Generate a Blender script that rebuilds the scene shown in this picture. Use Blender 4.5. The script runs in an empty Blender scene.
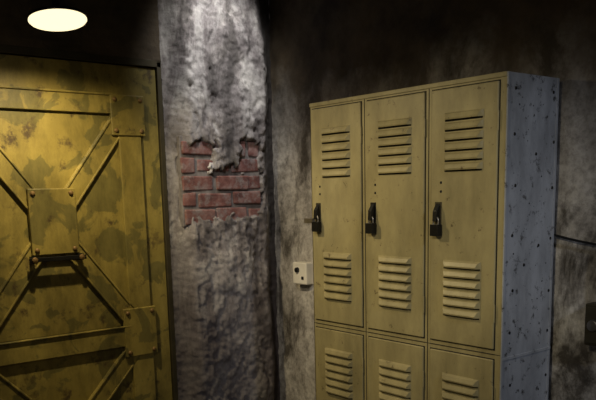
import bpy, bmesh, math, random
from mathutils import Vector, Matrix, noise
random.seed(4)
sc=bpy.context.scene
sc.view_settings.view_transform='Standard'
COL=sc.collection
# ---------------------------------------------------------------- materials
def newmat(name):
    m=bpy.data.materials.new(name); m.use_nodes=True
    nt=m.node_tree; b=nt.nodes['Principled BSDF']; return m,nt,b
def N(nt,t,**k):
    n=nt.nodes.new(t)
    for a,v in k.items(): setattr(n,a,v)
    return n
def noise_n(nt,scale,detail=6,rough=.6,stretch=(1,1,1),dist=0,off=(0,0,0)):
    tc=N(nt,'ShaderNodeTexCoord'); mp=N(nt,'ShaderNodeMapping'); mp.inputs['Scale'].default_value=stretch; mp.inputs['Location'].default_value=off
    nz=N(nt,'ShaderNodeTexNoise'); nz.inputs['Scale'].default_value=scale; nz.inputs['Detail'].default_value=detail
    nz.inputs['Roughness'].default_value=rough; nz.inputs['Distortion'].default_value=dist
    nt.links.new(tc.outputs['Object'],mp.inputs['Vector']); nt.links.new(mp.outputs[0],nz.inputs['Vector'])
    return nz.outputs['Fac']
def ramp(nt,fac,stops):
    r=N(nt,'ShaderNodeValToRGB'); e=r.color_ramp.elements
    while len(e)<len(stops): e.new(.5)
    for i,(p,c) in enumerate(stops):
        e[i].position=p
        if not isinstance(c,(tuple,list)): c=(c,c,c)
        e[i].color=(*c,1)
    nt.links.new(fac,r.inputs[0]); return r.outputs[0]
def mix(nt,fac,a,b,mode='MIX'):
    m=N(nt,'ShaderNodeMixRGB',blend_type=mode)
    for i,v in ((0,fac),(1,a),(2,b)):
        if isinstance(v,(int,float)): m.inputs[i].default_value=v
        elif isinstance(v,tuple): m.inputs[i].default_value=(*v,1)
        else: nt.links.new(v,m.inputs[i])
    return m.outputs[0]
def bump(nt,b,h,strength=.4,dist=.01):
    bp=N(nt,'ShaderNodeBump'); bp.inputs['Strength'].default_value=strength; bp.inputs['Distance'].default_value=dist
    nt.links.new(h,bp.inputs['Height']); nt.links.new(bp.outputs[0],b.inputs['Normal'])
def simple(name,c,rough=.6,metal=0,var=.35,scale=12):
    m,nt,b=newmat(name)
    f=noise_n(nt,scale,8)
    c2=tuple(x*(1-var) for x in c)
    nt.links.new(ramp(nt,f,[(.35,c2),(.65,c)]),b.inputs['Base Color'])
    b.inputs['Roughness'].default_value=rough; b.inputs['Metallic'].default_value=metal
    return m
def axis_mask(nt,axis,lo,hi,amp=.5,scale=3,stretch=(1,1,1)):
    # noisy ramp along one world axis
    tc=N(nt,'ShaderNodeTexCoord'); sp=N(nt,'ShaderNodeSeparateXYZ'); nt.links.new(tc.outputs['Object'],sp.inputs[0])
    f=noise_n(nt,scale,5,.6,stretch)
    a=N(nt,'ShaderNodeMath',operation='MULTIPLY_ADD'); nt.links.new(f,a.inputs[0]); a.inputs[1].default_value=amp*2
    s=N(nt,'ShaderNodeMath',operation='SUBTRACT'); nt.links.new(sp.outputs[axis],s.inputs[0]); s.inputs[1].default_value=amp
    nt.links.new(s.outputs[0],a.inputs[2])
    mr=N(nt,'ShaderNodeMapRange'); mr.inputs['From Min'].default_value=lo; mr.inputs['From Max'].default_value=hi
    nt.links.new(a.outputs[0],mr.inputs['Value']); return mr.outputs[0]

def plaster_mat():
    m,nt,b=newmat('grey_plaster')
    c=ramp(nt,noise_n(nt,6,9,.6),[(.32,(.22,.205,.21)),(.5,(.40,.38,.385)),(.66,(.60,.58,.565))])
    st=ramp(nt,noise_n(nt,6,7,.65,(1,1,.28),.5),[(.40,(.12,.105,.105)),(.49,(.55,.52,.53)),(.56,(1,1,1))])
    c=mix(nt,.85,c,st,'MULTIPLY')
    c=mix(nt,.6,c,ramp(nt,noise_n(nt,38,8,.75),[(.36,.25),(.52,1.0)]),'MULTIPLY')
    # darker in the room corner, beside the door frame and low on the wall
    c=mix(nt,axis_mask(nt,'Y',-.10,-.03,.05,5),c,(.035,.03,.028))  # vertical shadow of the room corner, painted into the colour
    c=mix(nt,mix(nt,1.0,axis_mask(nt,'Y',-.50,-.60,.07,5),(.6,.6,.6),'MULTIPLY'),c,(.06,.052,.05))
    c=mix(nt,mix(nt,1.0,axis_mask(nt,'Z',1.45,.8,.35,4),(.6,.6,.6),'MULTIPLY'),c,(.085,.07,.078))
    nt.links.new(c,b.inputs['Base Color']); b.inputs['Roughness'].default_value=.9
    bump(nt,b,noise_n(nt,30,12,.75),.75,.010); return m
def wall_mat():
    m,nt,b=newmat('grimy_concrete')
    c=ramp(nt,noise_n(nt,5,9,.65),[(.32,(.22,.20,.18)),(.5,(.44,.41,.37)),(.66,(.66,.63,.58))])
    st=ramp(nt,noise_n(nt,5,8,.7,(1,1,.5),.4,(3,1,0)),[(.40,(.10,.085,.065)),(.53,(1,1,1))])
    c=mix(nt,.9,c,st,'MULTIPLY')
    c=mix(nt,.4,c,ramp(nt,noise_n(nt,40,8,.75),[(.36,.25),(.55,1.0)]),'MULTIPLY')
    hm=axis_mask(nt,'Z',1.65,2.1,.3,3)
    dark_top=ramp(nt,noise_n(nt,4,8,.65),[(.35,(.022,.015,.009)),(.7,(.10,.073,.042))])  # dark brown painted toward the wall top, where little light reaches
    c=mix(nt,hm,c,dark_top)
    nt.links.new(c,b.inputs['Base Color']); b.inputs['Roughness'].default_value=.8
    bump(nt,b,noise_n(nt,18,10,.65),.6,.01); return m
def door_mat():
    m,nt,b=newmat('yellow_chipped_paint')
    c=ramp(nt,noise_n(nt,4,8,.6),[(.3,(.25,.195,.045)),(.65,(.39,.31,.08))])
    pt=ramp(nt,noise_n(nt,7,5,.55,dist=.5),[(.53,0),(.56,1)])
    c=mix(nt,mix(nt,1.0,pt,(.75,.75,.75),'MULTIPLY'),c,(.14,.125,.04))
    rs=ramp(nt,noise_n(nt,8,9,.7,off=(5,2,1)),[(.57,0),(.66,1)])
    c=mix(nt,rs,c,(.09,.06,.025))
    c=mix(nt,.7,c,ramp(nt,noise_n(nt,3,8,.75,(1,1,.4)),[(.42,.3),(.6,1.0)]),'MULTIPLY')
    nt.links.new(c,b.inputs['Base Color']); b.inputs['Roughness'].default_value=.5
    bump(nt,b,noise_n(nt,25,9,.6),.35,.004); return m
def locker_mat(name,c1,c2,dirt,th=.6,k=.5):
    m,nt,b=newmat(name)
    c=ramp(nt,noise_n(nt,3,6,.6),[(.3,c1),(.7,c2)])
    d=ramp(nt,noise_n(nt,26,9,.75),[(th,0),(th+.08,1)])
    c=mix(nt,d,c,dirt)
    c=mix(nt,k,c,ramp(nt,noise_n(nt,6,8,.7,(1,1,.35)),[(.35,.4),(.6,1.0)]),'MULTIPLY')
    nt.links.new(c,b.inputs['Base Color']); b.inputs['Roughness'].default_value=.45
    bump(nt,b,noise_n(nt,60,5,.5),.08,.002); return m
def brick_mat():
    m,nt,b=newmat('old_red_brick')
    c=ramp(nt,noise_n(nt,14,8,.65),[(.3,(.085,.04,.04)),(.5,(.21,.09,.082)),(.68,(.31,.20,.19))])
    c=mix(nt,ramp(nt,noise_n(nt,20,9,.75,off=(1,1,1)),[(.49,0),(.63,.85)]),c,(.28,.25,.255))
    nt.links.new(c,b.inputs['Base Color']); b.inputs['Roughness'].default_value=.9
    bump(nt,b,noise_n(nt,50,8,.7),.7,.006); return m
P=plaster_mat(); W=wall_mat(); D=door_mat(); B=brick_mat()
LK=locker_mat('khaki_locker_paint',(.36,.305,.15),(.45,.39,.205),(.12,.085,.04),.60,.6)
LS=locker_mat('grey_side_paint',(.33,.345,.37),(.47,.49,.52),(.06,.06,.06),.56,.75)
BLK=simple('black_metal',(.02,.02,.02),.4,.6)
INK=simple('dark_interior',(.015,.013,.01),.9)
STL=simple('worn_steel',(.4,.37,.33),.35,.9)
DRK=simple('dark_steel_frame',(.06,.05,.025),.6,.3)
IVO=simple('ivory_plastic',(.8,.76,.66),.5,0,.15)
FLR=simple('concrete_floor',(.12,.11,.1),.8,0,.5,3)
CEI=simple('black_ceiling',(.02,.018,.016),.9)
RUS=simple('rusty_rivet',(.2,.12,.04),.6,.3)
MOR=simple('mortar',(.24,.22,.22),.95,0,.5,30)
EM,nt,b=newmat('lamp_glow'); b.inputs['Emission Color'].default_value=(1,.84,.50,1); b.inputs['Emission Strength'].default_value=1.5; b.inputs['Base Color'].default_value=(1,.9,.7,1)

# ---------------------------------------------------------------- mesh helpers
class MB:
    def __init__(s): s.v=[];s.f=[];s.m=[];s.mats=[]
    def mi(s,mat):
        if mat not in s.mats: s.mats.append(mat)
        return s.mats.index(mat)
    def add(s,vs,fs,mat):
        o=len(s.v); s.v+= [tuple(v) for v in vs]; k=s.mi(mat)
        for f in fs: s.f.append([o+i for i in f]); s.m.append(k)
    def box(s,x0,x1,y0,y1,z0,z1,mat):
        s.add([(x,y,z) for x in(x0,x1) for y in(y0,y1) for z in(z0,z1)],
          [(0,1,3,2),(4,6,7,5),(0,4,5,1),(2,3,7,6),(0,2,6,4),(1,5,7,3)],mat)
    def prism(s,pts,d,mat):
        n=len(pts); d=Vector(d); vs=[Vector(p) for p in pts]+[Vector(p)+d for p in pts]
        s.add(vs,[list(range(n))[::-1],list(range(n,2*n))]+[(i,(i+1)%n,n+(i+1)%n,n+i) for i in range(n)],mat)
    def lathe(s,c,axis,prof,mat,seg=20):
        axis=Vector(axis).normalized(); a=axis.orthogonal().normalized(); b_=axis.cross(a); c=Vector(c)
        vs=[];fs=[]
        for r,h in prof:
            for i in range(seg):
                t=2*math.pi*i/seg; vs.append(c+axis*h+(a*math.cos(t)+b_*math.sin(t))*r)
        for j in range(len(prof)-1):
            for i in range(seg):
                k=(i+1)%seg; fs.append((j*seg+i,j*seg+k,(j+1)*seg+k,(j+1)*seg+i))
        s.add(vs,fs,mat)
    def tube(s,pts,r,mat,seg=10):
        pts=[Vector(p) for p in pts]; vs=[];fs=[]
        a=None
        for i,p in enumerate(pts):
            t=(pts[min(i+1,len(pts)-1)]-pts[max(i-1,0)]).normalized()
            a=t.orthogonal().normalized() if a is None else (a-t*a.dot(t)).normalized()
            b_=t.cross(a)
            for k in range(seg):
                g=2*math.pi*k/seg; vs.append(p+(a*math.cos(g)+b_*math.sin(g))*r)
        for j in range(len(pts)-1):
            for i in range(seg):
                k=(i+1)%seg; fs.append((j*seg+i,j*seg+k,(j+1)*seg+k,(j+1)*seg+i))
        fs.append(list(range(seg))[::-1]); fs.append([(len(pts)-1)*seg+i for i in range(seg)])
        s.add(vs,fs,mat)
    def obj(s,name,parent=None,bevel=0,smooth=False):
        me=bpy.data.meshes.new(name); me.from_pydata(s.v,[],s.f)
        for m in s.mats: me.materials.append(m)
        me.polygons.foreach_set('material_index',s.m)
        if smooth: me.polygons.foreach_set('use_smooth',[True]*len(s.f))
        bm=bmesh.new(); bm.from_mesh(me); bmesh.ops.recalc_face_normals(bm,faces=bm.faces); bm.to_mesh(me); bm.free()
        o=bpy.data.objects.new(name,me); COL.objects.link(o)
        if bevel:
            bv=o.modifiers.new('bevel','BEVEL'); bv.width=bevel; bv.segments=2; bv.limit_method='ANGLE'
        if parent:
            o.parent=parent; o.matrix_parent_inverse=Matrix.Translation(parent.location).inverted()
        return o
def empty(name,loc):
    e=bpy.data.objects.new(name,None); e.location=loc; e.empty_display_size=.1; COL.objects.link(e); return e

# ---------------------------------------------------------------- room
H=2.8
def fb(x,y,z=0): 
    return noise.fractal(Vector((x,y,z)),1.0,2.0,5)
def ss(a,b,x):
    t=max(0,min(1,(x-a)/(b-a))); return t*t*(3-2*t)
def inrect(s,z,s0,s1,z0,z1): return min(s-s0,s1-s,z-z0,z1-z)
def brickmask(s,z):
    j=.034*fb(s*11,z*11,3)+.024*fb(s*36,z*36,7)
    d=max(inrect(s,z,.395,.565,1.46,1.785),inrect(s,z,.130,.238,1.47,1.795),inrect(s,z,.15,.51,1.45,1.67))
    return ss(-.012,.012,d+j)
SE=.60
def left_disp(s,z):
    e=.018*fb(2.2*z,5.0,1)
    prof=ss(.02,.12,s+e)*(1-ss(SE-.09,SE,s+e*.7))
    d=.066*prof+.016*fb(s*3.5,z*2.5)*prof+.009*fb(s*11,z*9,2)*prof+.005*fb(s*38,z*38,4)
    q=fb(s*5,z*4,21); d+=.008*ss(-.06,.06,q)*prof
    q=fb(s*8,z*6,31); d+=.005*ss(-.05,.04,q-.1)*prof
    if s<.7 and 1.3<z<1.95:
        k=brickmask(s,z); d=d*(1-k)+k*(.012)
    if s>SE-.02: d=min(d,.006)
    return d
SD0,SD1=.612,1.70; ZD=2.142
ss_=[];s=0
while s<SD0-.004: ss_.append(s); s+=.0055
ss_+= [SD0+i*(SD1-SD0)/20 for i in range(21)]+[SD1+.04*i for i in range(1,60)]
zs=[ZD*i/320 for i in range(321)]+[ZD+(H-ZD)*i/92 for i in range(1,93)]
v=[];f=[];mi=[]
for s in ss_:
    for z in zs: v.append((left_disp(s,z),-s,z))
nzs=len(zs)
for i in range(len(ss_)-1):
    for j in range(nzs-1):
        sm=(ss_[i]+ss_[i+1])/2; zm=(zs[j]+zs[j+1])/2
        if SD0<sm<SD1 and zm<ZD: continue
        f.append((i*nzs+j,(i+1)*nzs+j,(i+1)*nzs+j+1,i*nzs+j+1)); mi.append(0 if sm<SD0 else 1)
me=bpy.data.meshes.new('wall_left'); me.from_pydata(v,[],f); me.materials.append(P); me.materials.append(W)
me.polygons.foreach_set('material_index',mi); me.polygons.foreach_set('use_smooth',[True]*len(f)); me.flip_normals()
COL.objects.link(bpy.data.objects.new('wall_left',me))
v=[];f=[];X1=4.2;nx=300;nz=180
for i in range(nx+1):
    for j in range(nz+1):
        x=X1*i/nx; z=H*j/nz
        v.append((x,-(.018*max(0,fb(x*3,z*2.5,11))+.006*fb(x*12,z*12,5)),z))
for i in range(nx):
    for j in range(nz): a=i*(nz+1)+j; f.append((a,a+nz+1,a+nz+2,a+1))
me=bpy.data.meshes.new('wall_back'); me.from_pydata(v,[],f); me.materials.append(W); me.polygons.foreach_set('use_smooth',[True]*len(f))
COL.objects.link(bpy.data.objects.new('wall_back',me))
Y1=-3.9
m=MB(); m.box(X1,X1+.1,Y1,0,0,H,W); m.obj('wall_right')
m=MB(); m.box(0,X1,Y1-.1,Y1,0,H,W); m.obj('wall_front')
m=MB(); m.box(-.2,X1+.1,Y1-.1,.1,-.1,0,FLR); m.obj('floor')
m=MB(); m.box(-.2,X1+.1,Y1-.1,.1,H,H+.1,CEI); m.obj('ceiling')

# bricks
m=MB()
m.box(.006,.047,-.565,-.12,1.41,1.82,MOR)
row=0;z=1.425
while z<1.80:
    s=.015+(.095 if row%2 else 0)
    while s<.59:
        a,b2=max(s,.125),min(s+.178,.56)
        if b2-a>.03:
            o=random.uniform(-.006,.003)
            j=lambda:random.uniform(-.005,.005)
            y0,y1,z0,z1=-b2+j(),-a+j(),z+j(),z+.064+j(); x1=.058+o
            m.add([(.01,y0,z0),(.01,y1,z0),(.01,y1,z1),(.01,y0,z1),(x1,y0+j(),z0+j()),(x1+j(),y1,z0),(x1,y1+j(),z1+j()),(x1+j(),y0,z1)],
              [(0,1,2,3),(4,7,6,5),(0,4,5,1),(1,5,6,2),(2,6,7,3),(3,7,4,0)],B)
        s+=.19
    z+=.077; row+=1
m.obj('exposed_brick_patch',bevel=.006)

# ---------------------------------------------------------------- door
c=1.155; door=empty('door_1',(0,-c,0))
s0,s1=.635,1.675; ZT=2.11
m=MB(); m.box(-.05,-.012,-s1,-s0,.01,ZT,D); m.obj('leaf',door,.003)
def bar(m,p,q,w,x0,x1,mat):
    p=Vector((0,-p[0],p[1]));q=Vector((0,-q[0],q[1])); d=(q-p).normalized(); n=Vector((0,-d.z,d.y))*w/2
    m.prism([(x0,*(p+n).yz),(x0,*(q+n).yz),(x0,*(q-n).yz),(x0,*(p-n).yz)],(x1-x0,0,0),mat)
fr=MB()
A0,A1=-.014,.003
SL,SR=.73,.835
TL,TR=2*c-SR,2*c-SL
fr.box(A0,A1,-SR,-SL,.06,1.98,D); fr.box(A0,A1,-TR,-TL,.06,1.98,D)
for za,zb_ in((1.905,1.985),(.89,.985),(.05,.13)): fr.box(A0,A1+.001,-TR+.005,-SL-.005,za,zb_,D)
for zz in(1.988,.985): fr.box(A0,A1+.008,-TL,-SR,zz-.008,zz,D)
fr.obj('stiles_and_rails',door,.003)
dg=MB()
for (za,zb) in ((.985,1.905),(.13,.89)):
    zc=(za+zb)/2
    for sg in(-1,1):
        for ze in(za,zb):
            q=(c+sg*.335,ze+(-.02 if ze==zb else .02))
            bar(dg,(c,zc),q,.085,-.014,-.002,D)
            d=Vector((q[0]-c,q[1]-zc)).normalized(); n=Vector((-d.y,d.x))*.036
            for k in(-1,1): bar(dg,(c+n.x*k,zc+n.y*k),(q[0]+n.x*k,q[1]+n.y*k),.008,-.003,.003,D)
dg.obj('diagonal_braces',door,.002)
pl=MB(); rv=MB()
def plate(sc_,zc,w,h,x1=.010):
    pl.box(-.01,x1,-sc_-w/2,-sc_+w/2,zc-h/2,zc+h/2,D)
    for a in(-1,1):
        for b3 in(-1,1):
            rv.lathe((x1-.001,-sc_+a*(w/2-.02),zc+b3*(h/2-.02)),(1,0,0),[(.011,0),(.01,.004),(.006,.008),(.0005,.0095)],RUS,12)
for sc_ in(.79,2*c-.79):
    plate(sc_,1.90,.16,.17); plate(sc_,.95,.16,.22); plate(sc_,.12,.15,.16)
plate(c,1.46,.20,.27,.014); plate(c,.51,.20,.27,.014)
pl.obj('gusset_plates',door,.004); rv.obj('rivets',door)
hb=MB(); hb.box(.020,.034,-c-.12,-c+.12,1.30,1.318,BLK)
for a in(-.1,.1):
    hb.box(-.005,.030,-c+a-.010,-c+a+.010,1.295,1.323,BLK); hb.lathe((.033,-c+a,1.309),(1,0,0),[(.013,0),(.012,.006),(.0005,.009)],RUS,8)
hb.obj('pull_bar',door,.002)
jb=MB()
jb.box(-.12,.0,-s0+.002,-SD0+.001,0,ZD-.005,DRK); jb.box(-.12,.0,-SD1,-s1-.004,0,ZD-.005,DRK); jb.box(-.12,0,-SD1,-SD0,ZT+.004,ZD+.002,DRK); jb.box(-.14,-.12,-1.74,-.59,0,2.2,DRK)
jb.obj('jamb',door,.002)

# ---------------------------------------------------------------- lamp
LX,LY,LZ=.372,-1.225,2.176
lamp=empty('disc_wall_lamp',(LX,LY,LZ))
ta=math.radians(8); up=Vector((-math.sin(ta),0,math.cos(ta)))
m=MB(); m.lathe((LX,LY,LZ),up,[(.096,0),(.101,.0),(.100,.010),(.085,.016),(.03,.022),(.014,.03),(.014,.07),(.001,.072)],BLK,48)
m.obj('housing',lamp,smooth=True)
top=Vector((LX,LY,LZ))+up*.07
m=MB(); m.tube([(0,LY,2.42),(.12,LY,2.42),(.22,LY,2.41),(.30,LY,2.37),(.345,LY,2.31),tuple(top)],.009,BLK); m.lathe((.0,LY,2.42),(1,0,0),[(.045,0),(.045,.015),(.0005,.018)],BLK,20)
m.obj('arm',lamp,smooth=True)
m=MB(); m.lathe((LX,LY,LZ),-up,[(.099,-.003),(.1005,.004),(.095,.010),(.078,.014),(.0005,.017)],EM,48)
m.obj('diffuser',lamp,smooth=True)

# ---------------------------------------------------------------- lockers
lx0,lx1=.658,1.607; yf,yb=-.31,-.03; zb,zt=.10,1.905; cw=(lx1-lx0)/3; zm=1.008
lk=empty('metal_lockers',((lx0+lx1)/2,-.16,0))
m=MB(); t=.006
m.box(lx0,lx0+t,yf,yb,0,zt,LK); m.box(lx0,lx1,yb-t,yb,zb,zt,INK); m.box(lx0,lx1-.002,yf-.003,yb,zt-.012,zt+.003,LK); m.box(lx0,lx1,yf,yb,zb-.01,zb,LK)
for k in(1,2): m.box(lx0+cw*k-.002,lx0+cw*k+.002,yf+.01,yb,zb,zt,INK)
m.box(lx0,lx1,yf+.01,yb,zm-.003,zm+.003,INK)
fw=.013
for k in range(4):
    xc=lx0+cw*k; a=max(xc-fw,lx0); b2=min(xc+fw,lx1-.001)
    if k==3:a-=.012
    m.box(a,b2,yf,yf+.02,0 if k in(0,3) else zb-.01,zt,LK)
m.box(lx0,lx1-.001,yf+.001,yf+.02,zt-.02,zt,LK); m.box(lx0,lx1-.001,yf+.001,yf+.02,zm-.016,zm+.016,LK); m.box(lx0,lx1-.001,yf+.001,yf+.02,zb-.02,zb+.015,LK)
for k in(1,2):
    m.box(lx0+cw*k-.0022,lx0+cw*k+.0022,yf-.0008,yf+.01,zb,zt,INK)
m.box(lx0,lx1-.002,yf-.0008,yf+.01,zm-.0015,zm+.0015,INK)
m.obj('cabinet',lk,.0015)
m=MB(); m.box(lx1,lx1+.003,yf-.001,yb,0,zt+.002,LS); m.box(lx1-.001,lx1+.0045,yf-.002,yf+.010,0,zt+.002,LS); m.box(lx1,lx1+.006,yf,yb,.99,1.0,LS); m.box(lx1,lx1+.0045,yb-.012,yb,0,zt+.002,LS)
m.obj('side_panel',lk,.001)
m=MB(); random.seed(9)
pts=[(-.27,1.86),(-.06,1.86),(-.27,1.72),(-.05,1.70),(-.26,1.56),(-.05,1.55),(-.27,1.40),(-.12,1.36),(-.05,1.38),(-.26,1.22),(-.05,1.2),(-.27,1.08),(-.05,1.06),(-.15,1.66),(-.2,1.3),(-.26,.9),(-.05,.9)]
for y,z in pts: m.lathe((lx1+.0028,y,z),(1,0,0),[(.0058,0),(.005,.0015),(.0005,.002)],BLK,10)
for i in range(60):
    y,z=random.uniform(yf+.02,yb-.015),random.uniform(.6,1.88); r=random.uniform(.0015,.0038)
    m.lathe((lx1+.0028,y,z),(1,0,0),[(r,0),(r*.8,.0006),(.0003,.0008)],BLK,7)
m.obj('side_bolts_and_chips',lk)
def louver(m,ink,xa,xb,z,h=.024,d=.014,y=0):
    e=.014
    vs=[(xa,y,z+h),(xb,y,z+h),(xa+e,y-d,z+.005),(xb-e,y-d,z+.005),(xa,y,z),(xb,y,z),(xa+e*.5,y-d*.6,z+h*.75),(xb-e*.5,y-d*.6,z+h*.75),(xa+e,y-d*.9,z),(xb-e,y-d*.9,z)]
    m.add(vs,[(0,1,7,6),(6,7,3,2),(2,3,9,8),(0,6,2,8,4),(1,5,9,3,7)],LK)
    ink.box(xa+.003,xb-.003,y-.0014,y+.001,z-.005,z+.006,INK)
for r,(z0,z1) in enumerate(((zm+.018,zt-.022),(zb+.017,zm-.018))):
    for k in range(3):
        xa=lx0+cw*k+fw+.0035; xb=lx0+cw*(k+1)-fw-.0035
        if k==2: xb-=.012
        nm='locker_door_%d_%d'%(r,k); w=xb-xa
        m=MB(); m.box(xa,xb,yf-.006,yf+.012,z0,z1,LK); m.obj(nm,lk,.003)
        m=MB(); m.box(xa-.0035,xb+.0035,yf-.0005,yf+.001,z0-.0035,z1+.0035,INK); m.obj('door_gap_%d_%d'%(r,k),lk)
        m=MB(); ink=MB()
        for g,zz in ((0,z1-.080),(1,z0+.285)):
            for i in range(6):
                louver(m,ink,xa+w*.21,xa+w*.80,zz-.033*i-.022,y=yf-.006)
        m.obj('louvers_%d_%d'%(r,k),lk,smooth=False); ink.obj('louver_slots_%d_%d'%(r,k),lk)
        m=MB(); hx=xa+.034; hz=z0+ .435; yy=yf-.006
        m.box(hx-.014,hx+.014,yy-.003,yy+.001,hz-.05,hz+.05,DRK if k!=1 else BLK)
        m.prism([(hx-.009,yy-.003,hz+.045),(hx-.009,yy-.02,hz+.02),(hx-.009,yy-.022,hz-.015),(hx-.009,yy-.003,hz-.02)],(.018,0,0),BLK)
        lx=hx+.002
        m.tube([(lx-.011,yy-.016,hz-.03)]+[(lx-.011*math.cos(t),yy-.016,hz-.012+.011*math.sin(t)) for t in [i*math.pi/8 for i in range(9)]]+[(lx+.011,yy-.016,hz-.03)],.0032,STL,8)
        m.box(lx-.019,lx+.019,yy-.026,yy-.006,hz-.066,hz-.026,BLK)
        for dz in(.085,.115): m.lathe((hx+.01,yy,hz+dz),(0,-1,0),[(.005,0),(.004,.002),(.0005,.003)],BLK,10)
        if k==0 and r==0: m.box(hx-.065,hx-.01,yy-.026,yy-.012,hz-.032,hz-.012,STL)
        m.obj('latch_%d_%d'%(r,k),lk,.002)
        m=MB()
        for hz2 in(z0+.12,z1-.12): m.tube([(xb+.001,yf-.005,hz2-.03),(xb+.001,yf-.005,hz2+.03)],.003,LK,8)
        m.obj('hinges_%d_%d'%(r,k),lk)

# ---------------------------------------------------------------- wall fittings
e=empty('wall_outlet',(.245,-.02,1.16)); m=MB(); m.box(.195,.30,-.05,.0,1.115,1.222,IVO); m.obj('box',e,.006)
m=MB(); m.lathe((.235,-.05,1.185),(0,-1,0),[(.013,0),(.012,.012),(.0005,.014)],BLK,14); m.box(.265,.28,-.054,-.048,1.14,1.155,BLK); m.obj('knob',e,.001)
e=empty('junction_box',(1.83,-.02,1.1)); m=MB(); m.box(1.755,1.87,-.06,0,1.03,1.17,DRK); m.obj('box',e,.004)
m=MB(); m.box(1.762,1.863,-.066,-.058,1.04,1.16,DRK); m.lathe((1.79,-.066,1.10),(0,-1,0),[(.02,0),(.018,.01),(.0005,.012)],STL,16); m.tube([(1.81,-.03,1.17),(1.81,-.03,1.30),(1.82,-.03,1.37)],.008,DRK); m.obj('cover_and_conduit',e,.001)
pts=[]
for i in range(30):
    x=1.5+i*.04; pts.append((x,-.025,1.405-.10*(x-1.6)-.03*math.sin((x-1.5)*4)+.01*noise.noise(Vector((x*4,0,0)))))
m=MB(); m.tube(pts,.004,BLK); m.obj('wall_cable',smooth=True)

# ---------------------------------------------------------------- lights
def light(name,kind,loc,tgt,e,col,**k):
    l=bpy.data.lights.new(name,kind); l.energy=e; l.color=col
    for a,v in k.items(): setattr(l,a,v)
    o=bpy.data.objects.new(name,l); o.location=loc; o.rotation_euler=(Vector(tgt)-Vector(loc)).to_track_quat('-Z','Y').to_euler(); COL.objects.link(o)
lp=Vector((LX,LY,LZ))-up*.022
light('disc_lamp_light','SPOT',lp,lp-up,44,(1,.80,.44),spot_size=math.radians(172),spot_blend=.7,shadow_soft_size=.015)
light('plaster_spotlight','SPOT',(.60,-.45,2.77),(.0,-.33,2.1),46,(1,.97,.91),spot_size=math.radians(56),spot_blend=1,shadow_soft_size=.05)
light('corner_fill_spot','SPOT',(1.7,-1.9,2.7),(.12,-.12,1.4),52,(1,.93,.86),spot_size=math.radians(34),spot_blend=1,shadow_soft_size=.05)  # unseen spot without a fixture, added to brighten the corner walls
light('locker_spotlight','SPOT',(2.3,-2.6,2.5),(1.15,-.3,1.3),80,(1,.88,.62),spot_size=math.radians(37),spot_blend=1,shadow_soft_size=.08)
light('cool_spotlight','SPOT',(3.9,-.9,2.4),(1.68,-.12,1.2),50,(.74,.82,1),spot_size=math.radians(40),spot_blend=.9,shadow_soft_size=.08)
w=bpy.data.worlds.new('World'); sc.world=w; w.use_nodes=True
w.node_tree.nodes['Background'].inputs[0].default_value=(.7,.62,.6,1); w.node_tree.nodes['Background'].inputs[1].default_value=.02
light('room_fill_light','AREA',(2.6,-2.9,2.7),(1.0,-.3,1.3),4.5,(1,.9,.8),size=1.0)  # unseen area light, added as ambient fill to lift dark areas

# ---------------------------------------------------------------- camera
cd=bpy.data.cameras.new('camera'); cam=bpy.data.objects.new('camera',cd); COL.objects.link(cam)
cd.sensor_width=36; cd.lens=36*750/596; cd.shift_y=126/596; cd.clip_start=.05
cam.location=(3.064,-2.347,1.55)
cam.rotation_euler=(Matrix.Rotation(math.radians(51.0),3,'Z')@Matrix.Rotation(math.radians(80),3,'X')@Matrix.Rotation(math.radians(-1.36),3,'Z')).to_euler()
sc.camera=cam
